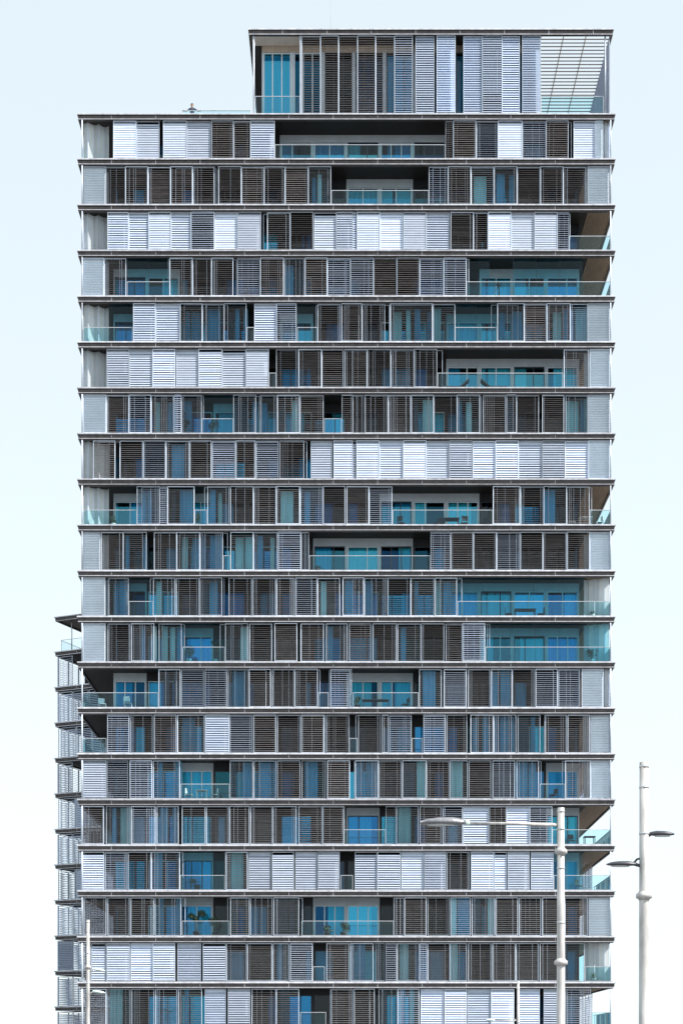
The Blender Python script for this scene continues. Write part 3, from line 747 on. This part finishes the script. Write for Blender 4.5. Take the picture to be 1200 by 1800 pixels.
spiky(558, 10, .7, 1, 'low dark grassy potted plant at the end of an open balcony', stem=0, potm='dark_furniture', seed=8, L=.6)
bush(200, 9, .8, .9, 'small pale potted plant on the open corner balcony by the rail', .2, m='leaf_pale', seed=11)
bush(348, 9, .8, 1.1, 'pale leafy plant in a white pot seen in a narrow gap between shutters', .22, m='leaf_pale', seed=12)
bush(332, 12, .6, 1.2, 'shorter of two leafy plants in white pots on an open balcony', .4, seed=13)
bush(379, 12, .6, 1.65, 'taller of two leafy plants in white pots on an open balcony', .4, seed=14)
table(922, 11, .9, 1.5, 'dark dining table inside the wide glazed corner balcony')
for px, rz, lb2 in ((893, 1.5, 'dark chair on one end of the dining table in the glazed corner balcony'), (950, -1.5, 'dark chair between the dining table and the tower corner')): chair(px, 11, .9, rz, lb2)
spiky(1040, 11, .7, 1, 'small spiky potted plant at the corner of the glazed balcony', seed=15, L=.5)
bush(1038, 12, .7, 1.2, 'bushy potted plant at the open corner below the glazed balcony', .4, seed=16)
chair(225, 13, .5, 2.9, 'pale framed chair on the dark open corner balcony, away from the rail end', 'steel')
chair(180, 13, .7, .4, 'pale framed chair near the rail end of the dark corner balcony', 'steel')
table(660, 13, .8, 1.9, 'long dark table on an open balcony with a folding chair')
chair(712, 13, .8, -1.2, 'dark chair beside the long dark balcony table')
for px, rz, lb2 in ((333, 1.3, 'light chair at light table, side nearer the tower corner post'), (377, -1.3, 'light chair at light table, side nearer the stack of shutters')): chair(px, 15, .6, rz, lb2, 'white_paint')
table(355, 15, .6, .8, 'light table between two light chairs on an open balcony', 'white_paint')
chair(972, 15, .7, -1, 'dark chair alone on a narrow open balcony near the corner')
chair(1005, 16, .8, .4, 'dark chair on the corner balcony behind the street lamp arm'); table(1035, 16, .9, .8, 'dark table on the corner balcony behind the street lamp arm')
chair(340, 17, .5, 3.0, 'dark chair on an open balcony under the light table balcony')
chair(1018, 17, .7, 1.0, 'wooden chair on the black open corner balcony', 'wood')
# clipped tree with two round heads
t = thing('clipped_tree', 'dark potted tree with two clipped heads on twin stems', 'tree', balc(345, 18, .6)); pot(t, .24, .42, 'dark_furniture')
rr = random.Random(4); s_ = MB()
for x in (-.05, .07): s_.tube([(x, 0, .4), (x * 1.1, 0, 1.0), (x * 1.2, .02, 1.42)], [.035, .03, .028], 'bark', 8)
s_.tube([(-.06, 0, 1.4), (-.2, 0, 1.5)], [.025, .018], 'bark', 6); s_.tube([(.08, 0, 1.4), (.3, 0, 1.62)], [.025, .018], 'bark', 6); s_.build('trunk', t)
s_ = MB(); leaves(s_, (-.32, 0, 1.5), .26, 420, .06, 'leaf', rr, .6); leaves(s_, (.38, 0, 1.66), .3, 480, .06, 'leaf', rr, .6); leaves(s_, (0, 0, 1.38), .22, 240, .06, 'leaf', rr, .5); s_.build('crown', t)
bush(378, 18, .8, 1.4, 'dark bushy potted shrub beside the clipped tree', .45, 'dark_furniture', seed=21)
bush(603, 18, .7, 1.0, 'dark spreading potted shrub on the balcony between two shutter rows', .5, 'dark_furniture', seed=22)
bush(575, 18, .8, .8, 'low dark potted shrub beside the spreading shrub', .3, 'dark_furniture', seed=23)
spiky(1042, 19, .6, 1.1, 'pale agave with long pointed leaves at the open corner balcony', 34, m='leaf_pale', seed=24, L=.75)
bush(628, 13, .7, 1.0, 'small dark plant in the open gap beside the long table balcony', .2, 'dark_furniture', seed=25)

# ------------------------------------------------------------------ roof things
rz_ = SZ[0] - .05
ma = thing('roof_antenna', 'thin white mast rising from the penthouse roof', 'antenna', (xp(581, D0 + 3), 3, zr - .05))
s_ = MB(); s_.tube([(0, 0, 0), (0, 0, 2.5), (0, 0, 6)], [.010, .008, .006], 'lamp_grey', 8); s_.build('mast', ma)
s_ = MB(); s_.tube([(0, 0, 0), (0, 0, .06)], [.12, .12], 'steel', 12); s_.build('base_plate', ma)
vt = thing('roof_vent', 'low grey vent box on the penthouse roof', 'vent', (xp(690, D0 + .6), .6, zr - .05))
s_ = MB(); s_.box(-.3, .3, -.2, .2, 0, .32, 'steel'); s_.build('housing', vt); s_ = MB(); s_.box(-.36, .36, -.26, .26, .321, .36, 'steel'); s_.build('cap', vt)

# person leaning on the roof rail
pe = thing('person', 'person in dark shirt leaning on the roof terrace glass rail with arms spread', 'person', (xp(338, D0 + 1.75), 1.78, rz_), 0)
def skin_obj(name, verts, edges, rads, m, parent, root=0, sub=2):
    me = bpy.data.meshes.new(name); me.from_pydata(verts, edges, []); o = bpy.data.objects.new(name, me); col.objects.link(o); o.parent = parent
    md = o.modifiers.new('skin', 'SKIN'); md.use_smooth_shade = True
    for i, rr in enumerate(rads): me.skin_vertices[0].data[i].radius = (rr, rr) if not isinstance(rr, tuple) else rr
    for i in range(len(verts)): me.skin_vertices[0].data[i].use_root = (i == root)
    sb_ = o.modifiers.new('sub', 'SUBSURF'); sb_.levels = sub; sb_.render_levels = sub
    me.materials.append(MATS[m]); return o
V = [(0, 0, .92), (0, -.03, 1.12), (0, -.07, 1.32), (0, -.10, 1.44), (0, -.12, 1.50), (0, -.14, 1.57), (0, -.15, 1.66), (0, -.14, 1.73)]
E = [(i, i + 1) for i in range(7)]; Rr = [(.15, .11), (.14, .10), (.17, .11), (.10, .08), .055, .075, .09, .06]
for s in (-1, 1):
    b = len(V); V += [(s * .18, -.09, 1.40), (s * .36, -.17, 1.24), (s * .52, -.33, 1.115), (s * .57, -.38, 1.10)]
    E += [(3, b), (b, b + 1), (b + 1, b + 2), (b + 2, b + 3)]; Rr += [.065, .05, .035, .038]
    for q in range(5):
        fb = len(V); a = (q - 2) * .022; L = (.045, .07, .08, .072, .055)[q]
        V += [(s * (.575 + (.03 if q else -.03)), -.40 + a, 1.10), (s * (.575 + (.03 + L * .5 if q else -.05)), -.40 + a * 1.3, 1.102 - (0 if q else .01)), (s * (.575 + (.03 + L if q else -.06)), -.40 + a * 1.5, 1.085)]
        E += [(b + 3, fb), (fb, fb + 1), (fb + 1, fb + 2)]; Rr += [.01, .009, .008]
for s in (-1, 1):
    b = len(V); V += [(s * .1, .0, .84), (s * .11, .02, .48), (s * .12, .05, .08), (s * .13, -.08, .035)]
    E += [(0, b), (b, b + 1), (b + 1, b + 2), (b + 2, b + 3)]; Rr += [.095, .06, .045, .04]
body = skin_obj('body', V, E, Rr, 'shirt', pe)
# clothing and skin by height and reach, along the body itself
m = bpy.data.materials.new('person_body'); m.use_nodes = True; n = m.node_tree.nodes; l = m.node_tree.links; p = n['Principled BSDF']; p.inputs['Roughness'].default_value = .85
tc = n.new('ShaderNodeTexCoord'); sx_ = n.new('ShaderNodeSeparateXYZ'); l.new(tc.outputs['Object'], sx_.inputs[0])
cr = n.new('ShaderNodeValToRGB'); cr.color_ramp.interpolation = 'CONSTANT'
mr = n.new('ShaderNodeMapRange'); mr.inputs[2].default_value = 2; l.new(sx_.outputs['Z'], mr.inputs[0]); l.new(mr.outputs[0], cr.inputs[0])
els = cr.color_ramp.elements; els[0].color = (.04, .04, .05, 1); els[1].position = .47; els[1].color = (.07, .09, .14, 1); e_ = els.new(.738); e_.color = (.45, .27, .19, 1)
ab = n.new('ShaderNodeMath'); ab.operation = 'ABSOLUTE'; l.new(sx_.outputs['X'], ab.inputs[0]); gt = n.new('ShaderNodeMath'); gt.operation = 'GREATER_THAN'; gt.inputs[1].default_value = .33; l.new(ab.outputs[0], gt.inputs[0])
mx = n.new('ShaderNodeMix'); mx.data_type = 'RGBA'; l.new(gt.outputs[0], mx.inputs[0]); l.new(cr.outputs[0], mx.inputs[6]); mx.inputs[7].default_value = (.45, .27, .19, 1); l.new(mx.outputs[2], p.inputs['Base Color'])
body.data.materials[0] = m
hb = MB(); c = Vector((0, -.125, 1.69)); loops = []
for i in range(7):
    ph = i / 6 * 1.75; rr = .107 * math.sin(max(ph, .02)); loops.append([(c.x + rr * math.cos(a) * .92, c.y + rr * math.sin(a) + .012, c.z + .10 * math.cos(ph)) for a in [2 * math.pi * q / 16 for q in range(16)]])
hb.ring(loops, 'hair'); hb.smooth.update(range(len(hb.f))); hb.build('hair', pe)
fm = MB()
fm.tube([(0, -.235, 1.655), (0, -.262, 1.625), (0, -.232, 1.615)], [.01, .016, .01], 'skin', 8); fm.build('nose', pe)
for s in (-1, 1):
    q = MB(); q.tube([(s * .034, -.232, 1.66), (s * .034, -.244, 1.66)], [.012, .008], 'hair', 8); q.build('eye', pe)
    q = MB(); q.tube([(s * .085, -.14, 1.61), (s * .1, -.135, 1.64), (s * .095, -.13, 1.67)], [.012, .018, .012], 'skin', 6); q.build('ear', pe)
q = MB(); q.tube([(-.025, -.222, 1.585), (0, -.232, 1.583), (.025, -.222, 1.585)], [.005, .008, .005], 'curtain_beige', 6); q.build('mouth', pe)
